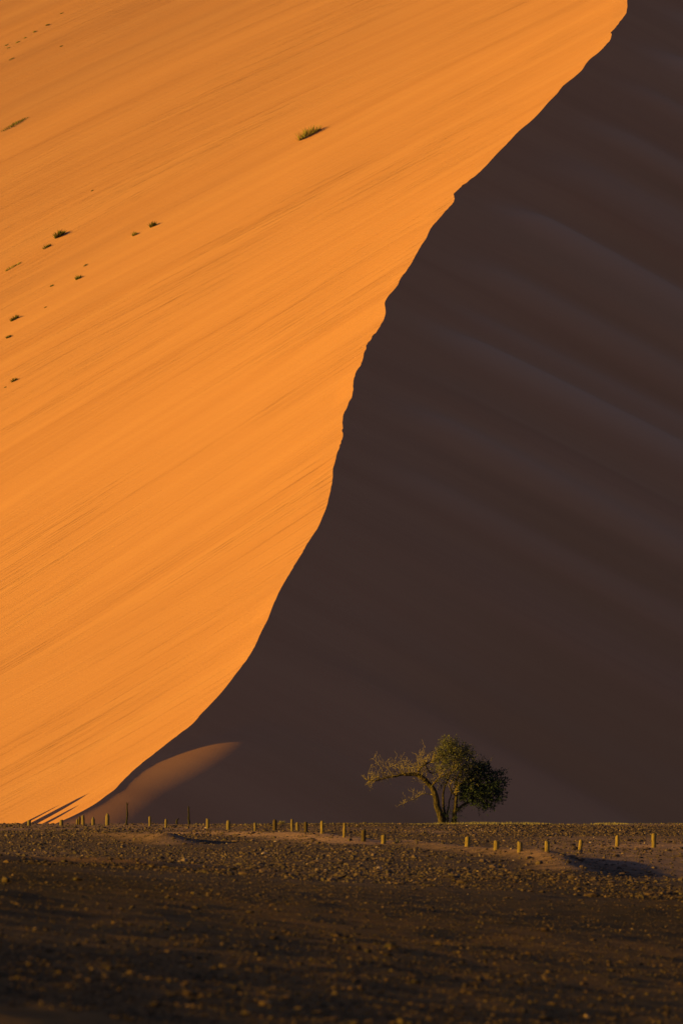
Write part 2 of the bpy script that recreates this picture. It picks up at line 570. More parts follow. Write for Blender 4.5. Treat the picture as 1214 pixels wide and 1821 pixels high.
def plain_material():
    m, nt, b = mat('gravel_plain', 0.95, 0.1)
    L = nt.links.new
    sa = N(nt, 'ShaderNodeAttribute', attribute_name='sand')
    pos = N(nt, 'ShaderNodeNewGeometry')

    def noise(sc, det, r=0.6):
        n = N(nt, 'ShaderNodeTexNoise')
        n.inputs['Scale'].default_value = sc
        n.inputs['Detail'].default_value = det
        n.inputs['Roughness'].default_value = r
        L(pos.outputs['Position'], n.inputs['Vector'])
        return n.outputs['Fac']
    n1, n2, n3, n4 = noise(0.7, 5), noise(5.0, 4), noise(22.0, 3), noise(70.0, 3)
    gcol = ramp(nt, [(0.28, (0.041, 0.020, 0.020)), (0.5, (0.100, 0.050, 0.050)), (0.72, (0.205, 0.103, 0.105))])
    L(math_node(nt, 'ADD', math_node(nt, 'MULTIPLY', n2, 0.55), math_node(nt, 'MULTIPLY', n3, 0.45)), gcol.inputs[0])
    scol = ramp(nt, [(0.3, (0.225, 0.112, 0.105)), (0.7, (0.39, 0.195, 0.18))])
    L(n2, scol.inputs[0])
    f = math_node(nt, 'ADD', sa.outputs['Fac'], math_node(nt, 'MULTIPLY', math_node(nt, 'SUBTRACT', n1, 0.5), 0.9))
    fr_ = ramp(nt, [(0.22, (0, 0, 0)), (0.7, (1, 1, 1))])
    L(f, fr_.inputs[0])
    mx = N(nt, 'ShaderNodeMix', data_type='RGBA')
    L(fr_.outputs[0], mx.inputs['Factor'])
    L(gcol.outputs[0], mx.inputs['A'])
    L(scol.outputs[0], mx.inputs['B'])
    so = N(nt, 'ShaderNodeAttribute', attribute_name='near_shade')
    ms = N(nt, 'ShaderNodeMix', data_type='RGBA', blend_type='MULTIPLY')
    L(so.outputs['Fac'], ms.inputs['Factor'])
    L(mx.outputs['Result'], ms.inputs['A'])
    ms.inputs['B'].default_value = (0.64, 0.50, 0.22, 1)  # shade tint multiplied into the near ground
    L(ms.outputs['Result'], b.inputs['Base Color'])
    h = math_node(nt, 'ADD', math_node(nt, 'MULTIPLY', n2, 0.06), math_node(nt, 'MULTIPLY', n3, 0.016))
    h = math_node(nt, 'ADD', h, math_node(nt, 'MULTIPLY', n4, 0.008))
    bp = N(nt, 'ShaderNodeBump')
    bp.inputs['Strength'].default_value = 0.8
    bp.inputs['Distance'].default_value = 1.0
    L(h, bp.inputs['Height'])
    L(bp.outputs[0], b.inputs['Normal'])
    return m


def stone_material():
    m, nt, b = mat('desert_stone', 0.75, 0.3)
    L = nt.links.new
    t = N(nt, 'ShaderNodeAttribute', attribute_name='tone')
    r = ramp(nt, [(0.0, (0.040, 0.0200, 0.021)), (0.55, (0.090, 0.045, 0.047)), (0.85, (0.160, 0.083, 0.086)), (1.0, (0.38, 0.23, 0.25))])
    L(t.outputs['Fac'], r.inputs[0])
    so = N(nt, 'ShaderNodeAttribute', attribute_name='near_shade')
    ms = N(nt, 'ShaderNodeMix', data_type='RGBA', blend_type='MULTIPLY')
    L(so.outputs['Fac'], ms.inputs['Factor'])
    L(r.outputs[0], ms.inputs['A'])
    ms.inputs['B'].default_value = (0.70, 0.58, 0.30, 1)  # near stones get the painted shade too
    L(ms.outputs['Result'], b.inputs['Base Color'])
    return m


def mottled(name, dark, light, scale, stretch=(1, 1, 1), rough=0.85, bump=0.0, spec=0.2):
    m, nt, b = mat(name, rough, spec)
    L = nt.links.new
    tc = N(nt, 'ShaderNodeTexCoord')
    mp = N(nt, 'ShaderNodeMapping')
    mp.inputs['Scale'].default_value = stretch
    L(tc.outputs['Object'], mp.inputs[0])
    n = N(nt, 'ShaderNodeTexNoise')
    n.inputs['Scale'].default_value = scale
    n.inputs['Detail'].default_value = 4
    L(mp.outputs[0], n.inputs['Vector'])
    oi = N(nt, 'ShaderNodeObjectInfo')
    r = ramp(nt, [(0.3, dark), (0.7, light)])
    L(n.outputs['Fac'], r.inputs[0])
    L(r.outputs[0], b.inputs['Base Color'])
    if bump:
        bp = N(nt, 'ShaderNodeBump')
        bp.inputs['Distance'].default_value = bump
        L(n.outputs['Fac'], bp.inputs['Height'])
        L(bp.outputs[0], b.inputs['Normal'])
    return m


def leafy(name, dark, light, scale, trans=0.25):
    m = mottled(name, dark, light, scale, rough=0.7, spec=0.15)
    nt = m.node_tree
    b = nt.nodes['Principled BSDF']
    out = nt.nodes['Material Output']
    tr = N(nt, 'ShaderNodeBsdfTranslucent')
    ms = N(nt, 'ShaderNodeMixShader')
    ms.inputs[0].default_value = trans
    src = b.inputs['Base Color'].links[0].from_socket
    nt.links.new(src, tr.inputs[0])
    nt.links.new(b.outputs[0], ms.inputs[1])
    nt.links.new(tr.outputs[0], ms.inputs[2])
    nt.links.new(ms.outputs[0], out.inputs[0])
    return m


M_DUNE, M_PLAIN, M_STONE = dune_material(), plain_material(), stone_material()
M_POST_Y = mottled('yellowed_wood', (0.09, 0.048, 0.024), (0.30, 0.178, 0.066), 7, (6, 6, 0.7), 0.8, 0.02)
M_POST_T = mottled('weathered_wood', (0.085, 0.05, 0.03), (0.235, 0.145, 0.08), 7, (6, 6, 0.7), 0.85, 0.02)
M_POST_D = mottled('charred_wood', (0.035, 0.02, 0.014), (0.11, 0.06, 0.035), 7, (6, 6, 0.7), 0.9, 0.02)
M_SNAG = mottled('dead_dark_wood', (0.012, 0.008, 0.007), (0.045, 0.028, 0.02), 9, (3, 3, 0.7), 0.9, 0.02)
M_BARK = mottled('thorn_bark', (0.018, 0.012, 0.009), (0.105, 0.062, 0.038), 4, (2.4, 2.4, 0.8), 0.9, 0.16)
M_TWIG = mottled('bare_twig', (0.12, 0.078, 0.044), (0.34, 0.225, 0.125), 6, rough=0.85)
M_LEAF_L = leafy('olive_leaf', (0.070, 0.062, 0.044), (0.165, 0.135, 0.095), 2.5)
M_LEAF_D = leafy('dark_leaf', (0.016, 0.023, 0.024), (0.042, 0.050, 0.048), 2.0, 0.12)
M_STRAW = leafy('dry_straw', (0.22, 0.155, 0.085), (0.40, 0.29, 0.16), 3.0, 0.3)
M_GRASS = leafy('dune_grass_blade', (0.21, 0.165, 0.05), (0.43, 0.335, 0.115), 2.5, 0.25)
M_GRASS_D = leafy('dark_grass_blade', (0.07, 0.075, 0.022), (0.18, 0.165, 0.045), 2.5, 0.15)

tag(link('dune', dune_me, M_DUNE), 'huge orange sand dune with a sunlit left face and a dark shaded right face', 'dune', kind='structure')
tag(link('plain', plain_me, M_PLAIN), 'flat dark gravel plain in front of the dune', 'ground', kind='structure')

# ---------------------------------------------------------------- gravel
ph = (1 + 5 ** 0.5) / 2
ICO_V = np.array([(-1, ph, 0), (1, ph, 0), (-1, -ph, 0), (1, -ph, 0), (0, -1, ph), (0, 1, ph), (0, -1, -ph), (0, 1, -ph), (ph, 0, -1), (ph, 0, 1), (-ph, 0, -1), (-ph, 0, 1)], float)
ICO_V /= np.linalg.norm(ICO_V[0])
ICO_F = np.array([(0, 11, 5), (0, 5, 1), (0, 1, 7), (0, 7, 10), (0, 10, 11), (1, 5, 9), (5, 11, 4), (11, 10, 2), (10, 7, 6), (7, 1, 8), (3, 9, 4), (3, 4, 2), (3, 2, 6), (3, 6, 8), (3, 8, 9), (4, 9, 5), (2, 4, 11), (6, 2, 10), (8, 6, 7), (9, 8, 1)])


def scatter_stones(n, ylo, yhi, smed, ssig, smax, power, widen=0.068, pad=1.5):
    u = rng.random(n)
    # density between even per square metre and even per image row
    y = (ylo ** (1 - power) + u * (yhi ** (1 - power) - ylo ** (1 - power))) ** (1 / (1 - power))
    x = (rng.random(n) * 2 - 1) * (widen * y + pad)
    _, sand = ground_parts(x, y)
    clump = fbm(x * 0.25, y * 0.07, 55, 3)
    keep = rng.random(n) < np.clip(0.75 - 0.55 * sand + 1.1 * clump, 0.22, 1)
    x, y = x[keep], y[keep]
    s = np.minimum(np.exp(rng.normal(math.log(smed), ssig, len(x))), smax)
    return x, y, s


parts = [scatter_stones(90000, 37, 130, 0.009, 0.5, 0.042, 1.7),
         scatter_stones(70000, 110, 352, 0.021, 0.55, 0.10, 1.6),
         scatter_stones(34000, 240, 352, 0.034, 0.5, 0.12, 0.2),
         scatter_stones(300, 37, 330, 0.034, 0.4, 0.09, 1.5)]
sx = np.concatenate([p[0] for p in parts]); sy = np.concatenate([p[1] for p in parts]); ss = np.concatenate([p[2] for p in parts])
sz, _ = ground_parts(sx, sy)
n = len(sx)
V = np.repeat(ICO_V[None], n, 0) * (1 + 0.32 * (rng.random((n, 12, 1)) - 0.5) * 1.6)
V *= (np.stack([1 + 0.5 * rng.random(n), 0.7 + 0.5 * rng.random(n), 0.4 + 0.35 * rng.random(n)], -1))[:, None, :]
a = rng.random(n) * 2 * math.pi
ca, sa_ = np.cos(a)[:, None], np.sin(a)[:, None]
V = np.stack([V[..., 0] * ca - V[..., 1] * sa_, V[..., 0] * sa_ + V[..., 1] * ca, V[..., 2]], -1) * ss[:, None, None]
V += np.stack([sx, sy, sz + 0.25 * ss], -1)[:, None, :]
F = ICO_F[None] + (np.arange(n) * 12)[:, None, None]
gravel_me = mesh_np('gravel', V.reshape(-1, 3), F.reshape(-1, 3), smooth=False)
tone = np.clip(rng.beta(2.0, 3.2, n) + (rng.random(n) < 0.015) * 0.5, 0, 1)
fattr(gravel_me, 'tone', np.repeat(tone, 12))
fattr(gravel_me, 'near_shade', np.repeat(near_shade_of(sx, sy), 12))
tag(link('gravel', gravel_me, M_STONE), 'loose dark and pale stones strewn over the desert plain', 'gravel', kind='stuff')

# ---------------------------------------------------------------- dry grass along the far lip of the plain
mb = MB()
for _ in range(7000):
    if random.random() < 0.82:
        x = random.uniform(2.8, 18.9)
        y = 345.5 + random.gauss(0, 2.2)
        h = random.uniform(0.05, 0.20) * (0.55 + 0.45 * math.sin(x * 0.9 + 2 * math.sin(x * 0.37)))
        if random.random() < 0.3 - 0.3 * math.sin(x * 1.7 + math.sin(x * 4)):
            continue
    else:
        x = random.uniform(-9, 21)
        y = 344 + random.gauss(0, 4)
        h = random.uniform(0.04, 0.13)
    z = gz(x, y) - 0.02
    a = random.uniform(0, 6.28)
    wv = Vector((math.cos(a), math.sin(a), 0)) * random.uniform(0.012, 0.03)
    p = Vector((x, y, z))
    mb.tri(p - wv, p + wv, p + Vector((random.gauss(0, 0.35) * h, random.gauss(0, 0.3) * h, h)))
tag(mb.build('dry_grass', M_STRAW), 'fringe of pale dry grass along the far edge of the plain', 'grass', kind='stuff')

# ---------------------------------------------------------------- marker posts
PXM = FPX


def post_mesh(name, r, h, style, seed):
    """turned pole sunk in the ground: bevelled or domed head, slightly uneven shaft"""
    rr = random.Random(seed)
    n = 14
    prof = [(-0.25, 1.0), (0.0, 1.02), (0.3 * h, 0.99), (0.62 * h, 1.0)]
    if style == 'flat':
        prof += [(h - 0.10 * r, 0.98), (h, 0.86), (h + 0.004, 0.0)]
    elif style == 'dome':
        prof += [(h - 0.9 * r, 0.97), (h - 0.45 * r, 0.80), (h - 0.12 * r, 0.50), (h, 0.0)]
    else:
        prof += [(h - 1.7 * r, 0.96), (h - 1.0 * r, 0.78), (h - 0.2 * r, 0.30), (h, 0.0)]
    rings, v, f = [], [], []
    lob = [1 + rr.uniform(-0.06, 0.06) for _ in range(n)]
    sk = (rr.uniform(-0.02, 0.02), rr.uniform(-0.02, 0.02))
    for z, k in prof:
        for i in range(n):
            t = 2 * math.pi * i / n
            q = r * k * lob[i] * (1 + rr.uniform(-0.015, 0.015))
            tilt = 0.22 * r * math.cos(t + seed) if (style == 'flat' and z > h - r) else 0
            v.append((q * math.cos(t) + sk[0] * z, q * math.sin(t) + sk[1] * z, z + tilt * (k > 0)))
    for j in range(len(prof) - 1):
        for i in range(n):
            i2 = (i + 1) % n
            f.append((j * n + i, j * n + i2, (j + 1) * n + i2, (j + 1) * n + i))
    me = bpy.data.meshes.new(name)
    me.from_pydata(v, [], f)
    me.polygons.foreach_set('use_smooth', [True] * len(f))
    me.update()
    return me


# px, base row, top row, width px, style, material, label
T, Y_, D_ = M_POST_T, M_POST_Y, M_POST_D
POSTS = [
    (53.2, 1468, 1458.3, 6.6, 'flat', T, 'stubby tan post standing alone before the three long shadows on the dune'),
    (110.6, 1468.5, 1458.4, 7.0, 'flat', T, 'stubby tan post at the foot of the sunlit dune edge, right of the long shadows'),
    (138.3, 1466, 1456.2, 3.6, 'dome', T, 'smallest of the three posts bunched by the dune toe, leftmost and half hidden'),
    (142.2, 1466, 1451.3, 4.6, 'point', D_, 'dark pointed post in the middle of the bunch of three by the dune toe'),
    (149.2, 1466.4, 1449.3, 5.8, 'dome', T, 'tallest and rightmost post of the bunch of three by the dune toe'),
    (167.0, 1467, 1452.3, 6.2, 'point', T, 'short pointed post between the bunch of three and the tallest left post'),
    (192.0, 1467.6, 1445.2, 7.2, 'point', T, 'tall pointed thick post just left of the forked dead stick'),
    (267.6, 1469.2, 1452, 5.0, 'flat', T, 'slim pale post first to the right of the forked dead stick'),
    (296.0, 1472, 1455.8, 5.4, 'dome', T, 'slim tan post left of the tiny forked stump'),
    (369.9, 1473.2, 1456.0, 6.6, 'flat', T, 'stout tan post first to the right of the knotty dead stick'),
    (406.3, 1475.2, 1458.2, 7.6, 'dome', T, 'round headed tan post right of the low bank shadow, behind the sandy bank'),
    (454.2, 1478, 1463, 5.0, 'flat', T, 'small slim post standing alone left of the brown post and pale shrub'),
    (489.2, 1476.8, 1456.7, 7.4, 'dome', D_, 'thick dark brown post beside the small pale shrub'),
    (519.6, 1478.8, 1456.2, 5.6, 'dome', T, 'tallest tan post of the close trio right of the pale shrub'),
    (529.0, 1478.2, 1461.6, 6.2, 'dome', T, 'middle brown post of the close trio right of the pale shrub'),
    (544.0, 1479.2, 1461.8, 6.0, 'flat', D_, 'dark post with stones at its foot, right end of the close trio'),
    (572.7, 1482.2, 1459.7, 6.0, 'dome', Y_, 'slim golden post on the sandy bank, left of the leaning slim one'),
    (612.0, 1489.2, 1464.0, 5.4, 'flat', Y_, 'slim tall golden post at the end of the sandy bank, left of the black post'),
    (646.0, 1496.5, 1476.4, 8.8, 'flat', D_, 'broad near black post, darkest of the row, left of the tree'),
    (681.5, 1500, 1484.7, 8.8, 'flat', Y_, 'short squat golden post next to the near black post'),
    (830.2, 1505, 1489, 9.2, 'flat', Y_, 'short squat yellow post on flat gravel below the tree crown'),
    (881.2, 1512, 1497.2, 9.8, 'flat', Y_, 'lowest squat yellow post, between the one below the tree and the bank shadow'),
    (923.0, 1515, 1498.2, 9.6, 'flat', Y_, 'squat yellow post at the left tip of the dark bank shadow'),
    (971.2, 1514, 1495.4, 8.8, 'flat', Y_, 'yellow post rising behind the upper edge of the dark bank shadow'),
    (1029.8, 1512, 1492.4, 7.2, 'dome', Y_, 'leaning slim yellow post above the curve of the dark bank shadow'),
    (1096.0, 1505.4, 1485, 7.0, 'dome', Y_, 'slim yellow post on the lit sandy strip, second from the right end'),
    (1160.5, 1507, 1482.4, 8.4, 'flat', Y_, 'tall yellow post on the lit sandy strip, last at the right end'),
]
first = None
for i, (px, b, t, wpx, st, m_, lab) in enumerate(POSTS):
    p = plain_hit(px, b)
    D = p.y
    h = (b - t) / PXM * D
    r = 0.5 * wpx / PXM * D
    me = post_mesh('marker_post', r, h, st, i)
    o = link('marker_post', me, m_, None, p)
    lean = {16: -0.01, 17: 0.02, 24: 0.09, 8: 0.03}.get(i, random.uniform(-0.02, 0.02))
    o.rotation_euler = (random.uniform(-0.03, 0.03), lean, 0)
    tag(o, lab, 'post', 'wooden marker posts along the track')


# ---------------------------------------------------------------- dead sticks and stump
def snag(name, px, base, rows, label, cat, m_, twigs=()):
    """crooked stick: rows = (image row, sideways px, width px) measured up the stick"""
    p = plain_hit(px, base)
    k = p.y / PXM
    mb = MB()
    pts = [(0, 0, -0.2)]
    rad = [rows[0][2] * 0.68 * k]
    for (row, dx, wd) in rows:
        pts.append((dx * k, random.uniform(-0.02, 0.02), (base - row) * k))
        rad.append(max(wd * 0.68 * k, 0.012))
    mb.tube(pts, rad, 7)
    o = mb.build(name, m_, None, True, p)
    for tw in twigs:
        tb = MB()
        q = [(dx * k, 0.01 * j, (base - row) * k) for j, (row, dx, wd) in enumerate(tw)]
        tb.tube(q, [max(wd * 0.5 * k, 0.01) for (_, _, wd) in tw], 5)
        tb.build('twig', m_, o)
    tag(o, label, cat)
    return o


snag('dead_stick', 225.6, 1467, [(1467, 0, 2.6), (1459, .6, 2.4), (1452, 1.6, 2.3), (1446, 1.9, 2.5), (1438, 1.3, 1.8), (1432, 1.4, 1.7), (1429.5, 1.6, 2.6)],
     'thin crooked dark stick with a forked top against the brown lit dune foot', 'dead stick', M_SNAG,
     [[(1431, 1.5, 1.8), (1428.6, 0.2, 1.4), (1426.3, 0.0, 0.8)], [(1431, 1.5, 1.8), (1429, 3.0, 1.3), (1426.8, 3.2, 0.8)]])
snag('dead_stick', 337.6, 1466, [(1466, 0, 3.2), (1461, -.8, 3.4), (1456, -1.6, 2.6), (1449, -1.0, 2.2), (1443, -1.6, 2.0), (1438, -1.6, 2.4), (1433.4, -1.5, 1.4)],
     'thin knotty dark stick with a blunt top in front of the deep shade', 'dead stick', M_SNAG,
     [[(1457, -1.6, 1.6), (1455, -3.2, 1.2), (1452.5, -3.6, 0.7)]])
snag('tree_stump', 315.4, 1466, [(1466, 0, 3.0), (1461, -.6, 2.8), (1458.5, 0.0, 2.6), (1457, 1.5, 1.8), (1455, 3.8, 1.0)],
     'tiny dark forked stump between the slim tan post and the knotty stick', 'stump', M_SNAG,
     [[(1459, -.3, 1.6), (1457, -1.8, 1.0)]])

# three dead trunks beyond the left edge of the view throw the long shadows on the foot of the dune
tanel = math.tan(SUN_EL)
hx, hy = math.cos(SUN_AZ), math.sin(SUN_AZ)
for (px, py, back, r0, lab) in ((109, 1430, 8.0, 0.46, 'bare dead tree throwing the shortest, uppermost of the long shadows on the dune foot'),
                               (158, 1411, 9.4, 0.66, 'thick bare dead tree throwing the longest, middle shadow on the dune foot'),
                               (142, 1431, 9.6, 0.42, 'bare dead tree throwing the faint lower shadow on the dune foot')):
    P = dune_hit(px, py)
    bx, by = P.x - back * hx, P.y - back * hy
    top = P.z + back * tanel
    zb = gz(bx, by)
    H = top - zb
    mb = MB()
    mb.tube([(0, 0, -0.3), (0.02, 0, 0.2 * H), (-0.03, 0.02, 0.5 * H), (0.02, -0.02, 0.72 * H), (0.0, 0, 0.9 * H), (0, 0, H)],
            [r0 * 1.5, r0 * 1.4, r0 * 1.35, r0 * 1.15, r0 * 0.65, 0.02], 9)
    o = mb.build('dead_tree', M_SNAG, None, True, (bx, by, zb))
    tag(o, lab, 'dead tree', 'dead trunks beyond the left edge')

# ---------------------------------------------------------------- camel thorn tree
TY = 351.0
TK = TY / PXM / 4.336                    # metres per pixel of the enlarged view the tree was measured in
tree_x = (640 + 672 / 4.336 - 607) / PXM * TY
tree_z = CAM_H + (HOR - (1300 + 712 / 4.336)) / PXM * TY
tree = link('camel_thorn_tree', None, None, None, (tree_x, TY, tree_z))
tag(tree, 'lone thorn tree with bare branches on its left and dense green crown right', 'tree')


def tp(u, v, d=0.0):
    return Vector(((u - 672) * TK, d, (712 - v) * TK))


def limb(mb, pts, r0, r1, n=7, jit=0.025):
    """pts = (u, v, depth) -> a subdivided, slightly crooked tapering limb; returns its points"""
    P = [tp(*p) for p in pts]
    out = []
    for i in range(len(P) - 1):
        for s in range(4):
            out.append(P[i].lerp(P[i + 1], s / 4))
    out.append(P[-1])
    for i in range(1, len(out) - 1):
        out[i] = out[i] + Vector([random.gauss(0, jit) for _ in range(3)])
    # ease corners
    for _ in range(2):
        out = [out[0]] + [(out[i - 1] + out[i] * 2 + out[i + 1]) / 4 for i in range(1, len(out) - 1)] + [out[-1]]
    rad = [r0 + (r1 - r0) * (i / (len(out) - 1)) ** 0.85 for i in range(len(out))]
    mb.tube(out, rad, n)
    return out


tb = MB()
L1 = limb(tb, [(640, 760, 0), (628, 680, 0), (600, 600, 0), (572, 520, -.05), (560, 440, -.1), (515, 388, -.15), (462, 350, -.2), (400, 334, -.2), (335, 333, -.25)], 0.25, 0.10, 10, 0.045)
L1b = limb(tb, [(345, 333, -.24), (265, 352, -.3), (190, 362, -.3), (110, 390, -.4), (50, 375, -.4)], 0.085, 0.02, 6)
L2 = limb(tb, [(440, 340, -.2), (455, 290, .0), (505, 255, .1), (575, 232, .1), (650, 222, .1)], 0.07, 0.03, 6)
L3 = limb(tb, [(718, 760, .1), (722, 670, .1), (738, 590, .1), (748, 500, .1), (738, 410, .15), (765, 330, .2), (805, 262, .2)], 0.18, 0.04, 9, 0.045)
L4 = limb(tb, [(738, 615, .1), (785, 572, .3), (835, 540, .4), (910, 500, .5), (1000, 470, .6)], 0.10, 0.03, 6, 0.04)
L5 = limb(tb, [(652, 690, .2), (648, 600, .3), (640, 500, .4), (655, 430, .4), (680, 370, .4), (700, 300, .5)], 0.095, 0.035, 7, 0.045)
L6 = limb(tb, [(748, 510, .1), (712, 485, -.2), (690, 440, -.4), (700, 390, -.5), (740, 350, -.6)], 0.05, 0.02, 6)
L7 = limb(tb, [(545, 430, -.1), (590, 380, -.5), (650, 340, -.8), (720, 310, -.9)], 0.06, 0.02, 6)
L8 = limb(tb, [(742, 430, .2), (800, 390, .3), (880, 330, .4), (960, 290, .4)], 0.06, 0.02, 6)
L9 = limb(tb, [(500, 258, .1), (540, 330, .6), (600, 320, .9)], 0.04, 0.02, 5)
L10 = limb(tb, [(672, 760, -.1), (676, 690, -.1), (668, 620, .1), (690, 540, .2), (705, 470, .3)], 0.075, 0.03, 6, 0.045)
tb.build('trunk', M_BARK, tree, True)


def grow(mb, p, d, length, r, depth, spread=0.7, bend=0.2, up=0.1):
    """recursive bare twig"""
    segs = 4
    pts, rad = [p], [r]
    for i in range(segs):
        d = (d + Vector([random.gauss(0, bend) for _ in range(3)]) + Vector((0, 0, up))).normalized()
        p = p + d * (length / segs)
        pts.append(p)
        rad.append(max(r * (1 - 0.75 * (i + 1) / segs), 0.005))
    mb.tube(pts, rad, 4 if depth > 1 else 3, False)
    if depth > 0:
        for k in range(random.choice((2, 2, 3, 3))):
            j = random.randint(1, segs)
            nd = (d + Vector([random.gauss(0, spread) for _ in range(3)])).normalized()
            grow(mb, pts[j], nd, length * random.uniform(0.5, 0.75), rad[j] * 0.75, depth - 1, spread, bend, up)


db = MB()
for p in L1b[2:]:
    for _ in range(2):
        grow(db, p, Vector((random.uniform(-1.2, 0.7), random.uniform(-.8, .8), random.uniform(-0.3, 0.9))), random.choice((0.2, 0.3, 0.5, 0.7)), 0.018, 2, 0.8, 0.3, 0.02)
for p in L1[18:]:
    for _ in range(2):
        grow(db, p, Vector((random.uniform(-0.9, 0.4), random.uniform(-.7, .7), random.uniform(0.1, 1.0))), random.choice((0.2, 0.35, 0.5, 0.7)), 0.018, 2, 0.8, 0.3, 0.03)
for (u, v, du, dv, l) in ((330, 325, -140, -160, 1.5), (300, 335, -60, -150, 1.2), (380, 325, 10, -160, 1.25), (260, 345, -120, -130, 1.3), (420, 310, -60, -150, 1.2),
                          (220, 355, -100, -60, 1.0), (180, 360, -60, -110, 1.3), (150, 370, -80, -60, .9), (440, 300, 20, -150, 1.1), (470, 275, 40, -150, 1.0),
                          (510, 250, -20, -120, 1.0), (540, 240, 30, -110, .9), (350, 330, -110, -60, 1.1), (400, 320, -100, -70, 1.2), (130, 375, -90, 20, .7), (90, 385, -60, 10, .5),
                          (430, 335, -40, -90, 1.0), (480, 265, -80, -60, .9), (560, 235, -10, -90, .8)):
    d = Vector((du, random.uniform(-80, 80), -dv)).normalized()
    grow(db, tp(u, v, random.uniform(-.4, .3)), d, l * (0.85 if u < 400 else 0.7), 0.024, 3, 0.8, 0.27, 0.02)
for p in L2 + L7 + L8[2:] + L6[4:] + L9:
    for _ in range(1):
        grow(db, p, Vector((random.uniform(-0.8, 0.7), random.uniform(-.9, .4), random.uniform(0.0, 0.9))), random.uniform(0.35, 0.7), 0.018, 2)
db.build('dead_branch', M_TWIG, tree)['label'] = 'tangle of bare golden twigs on the left side'
lb = MB()
q = limb(lb, [(556, 492, -.1), (520, 484, -.1), (485, 478, -.2), (440, 512, -.2), (385, 535, -.3), (340, 556, -.3)], 0.04, 0.012, 5)
for p in q[6:]:
    grow(lb, p, Vector((random.uniform(-1, .2), random.uniform(-.6, .6), random.uniform(-.6, .5))), random.uniform(.25, .5), 0.012, 2, up=0)
lb.build('dead_branch', M_TWIG, tree)['label'] = 'low drooping bare branch on the left of the trunk'


def foliage(clumps, size, name, m_, label=None, dens=1.0, lift=0.3):
    """clumps = (u, v, depth, ru, rv, rd, count): small leaf faces on short sprays inside ragged ellipsoids"""
    mb = MB()
    for (u, v, dep, ru, rv, rd, cnt) in clumps:
        c = tp(u - max(u - 860, 0) * 0.12, v, dep)
        for _ in range(int(cnt * dens) // 14):
            while True:
                q = Vector((random.uniform(-1, 1), random.uniform(-1, 1), random.uniform(-1, 1)))
                if 0.15 < q.length < 1:
                    break
            q = q * (1 + 0.26 * abs(random.gauss(0, 1)))
            p = c + Vector((q.x * ru * TK, q.y * rd, q.z * rv * TK))
            dr_ = (Vector((q.x * 0.5, q.y * 0.5, q.z * 0.4 + lift)) + Vector([random.gauss(0, 0.45) for _ in range(3)])).normalized()
            ln = random.uniform(0.18, 0.6)
            for k in range(14):
                b = p + dr_ * (ln * k / 13) + Vector([random.gauss(0, 0.022) for _ in range(3)])
                ax = (Vector([random.gauss(0, 0.8) for _ in range(3)]) + dr_ * 0.6).normalized()
                bx = ax.cross(Vector((random.gauss(0, 1), random.gauss(0, 1), random.gauss(0, 1)))).normalized()
                l = size * random.uniform(0.6, 1.4)
                wd = l * 0.28
                mb.quad(b, b + ax * l * 0.5 - bx * wd, b + ax * l, b + ax * l * 0.5 + bx * wd)
    o = mb.build(name, m_, tree)
    if label:
        o['label'] = label
    return o


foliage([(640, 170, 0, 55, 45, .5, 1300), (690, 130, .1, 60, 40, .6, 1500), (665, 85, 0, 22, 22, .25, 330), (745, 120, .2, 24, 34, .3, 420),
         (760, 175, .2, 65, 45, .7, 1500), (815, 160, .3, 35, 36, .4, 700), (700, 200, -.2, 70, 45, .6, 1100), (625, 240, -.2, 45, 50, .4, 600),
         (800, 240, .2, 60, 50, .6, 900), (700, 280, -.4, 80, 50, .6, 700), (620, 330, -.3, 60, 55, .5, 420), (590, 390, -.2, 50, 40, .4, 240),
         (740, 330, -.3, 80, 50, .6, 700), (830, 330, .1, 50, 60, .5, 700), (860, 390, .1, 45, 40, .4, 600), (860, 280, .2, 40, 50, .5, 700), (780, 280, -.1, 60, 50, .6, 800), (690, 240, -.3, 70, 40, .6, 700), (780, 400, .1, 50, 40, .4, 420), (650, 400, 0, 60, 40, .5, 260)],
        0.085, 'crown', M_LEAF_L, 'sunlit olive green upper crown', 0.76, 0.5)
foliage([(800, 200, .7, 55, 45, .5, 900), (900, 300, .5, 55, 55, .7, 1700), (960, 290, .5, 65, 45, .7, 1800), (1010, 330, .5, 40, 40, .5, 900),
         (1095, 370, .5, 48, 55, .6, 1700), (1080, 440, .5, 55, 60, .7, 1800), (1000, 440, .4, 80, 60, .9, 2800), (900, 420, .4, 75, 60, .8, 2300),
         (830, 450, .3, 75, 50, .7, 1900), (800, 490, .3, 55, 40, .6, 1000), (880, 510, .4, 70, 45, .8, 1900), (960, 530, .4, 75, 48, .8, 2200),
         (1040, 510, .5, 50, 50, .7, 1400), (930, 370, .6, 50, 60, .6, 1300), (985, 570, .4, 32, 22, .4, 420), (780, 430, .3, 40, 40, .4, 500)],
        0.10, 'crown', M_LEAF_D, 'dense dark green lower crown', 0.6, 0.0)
foliage([(690, 640, .1, 55, 40, .35, 700), (745, 630, .2, 35, 25, .3, 320), (680, 680, 0, 45, 28, .3, 350)], 0.06, 'shoot', M_LEAF_D, 'dark leafy shoots at the foot of the trunks')
for (u, v, du, dv) in ((930, 250, 75, 12), (1000, 245, 25, -60), (1120, 310, 60, -60), (900, 590, 10, 30), (800, 245, -10, -100), (500, 130, -10, -30)):
    hb = MB()
    grow(hb, tp(u, v, .2), Vector((du, 0, -dv)).normalized(), 0.55, 0.014, 1, 0.4, 0.1, 0)
    hb.build('dead_branch', M_TWIG, tree)['label'] = 'stray bare twig poking out of the green crown'


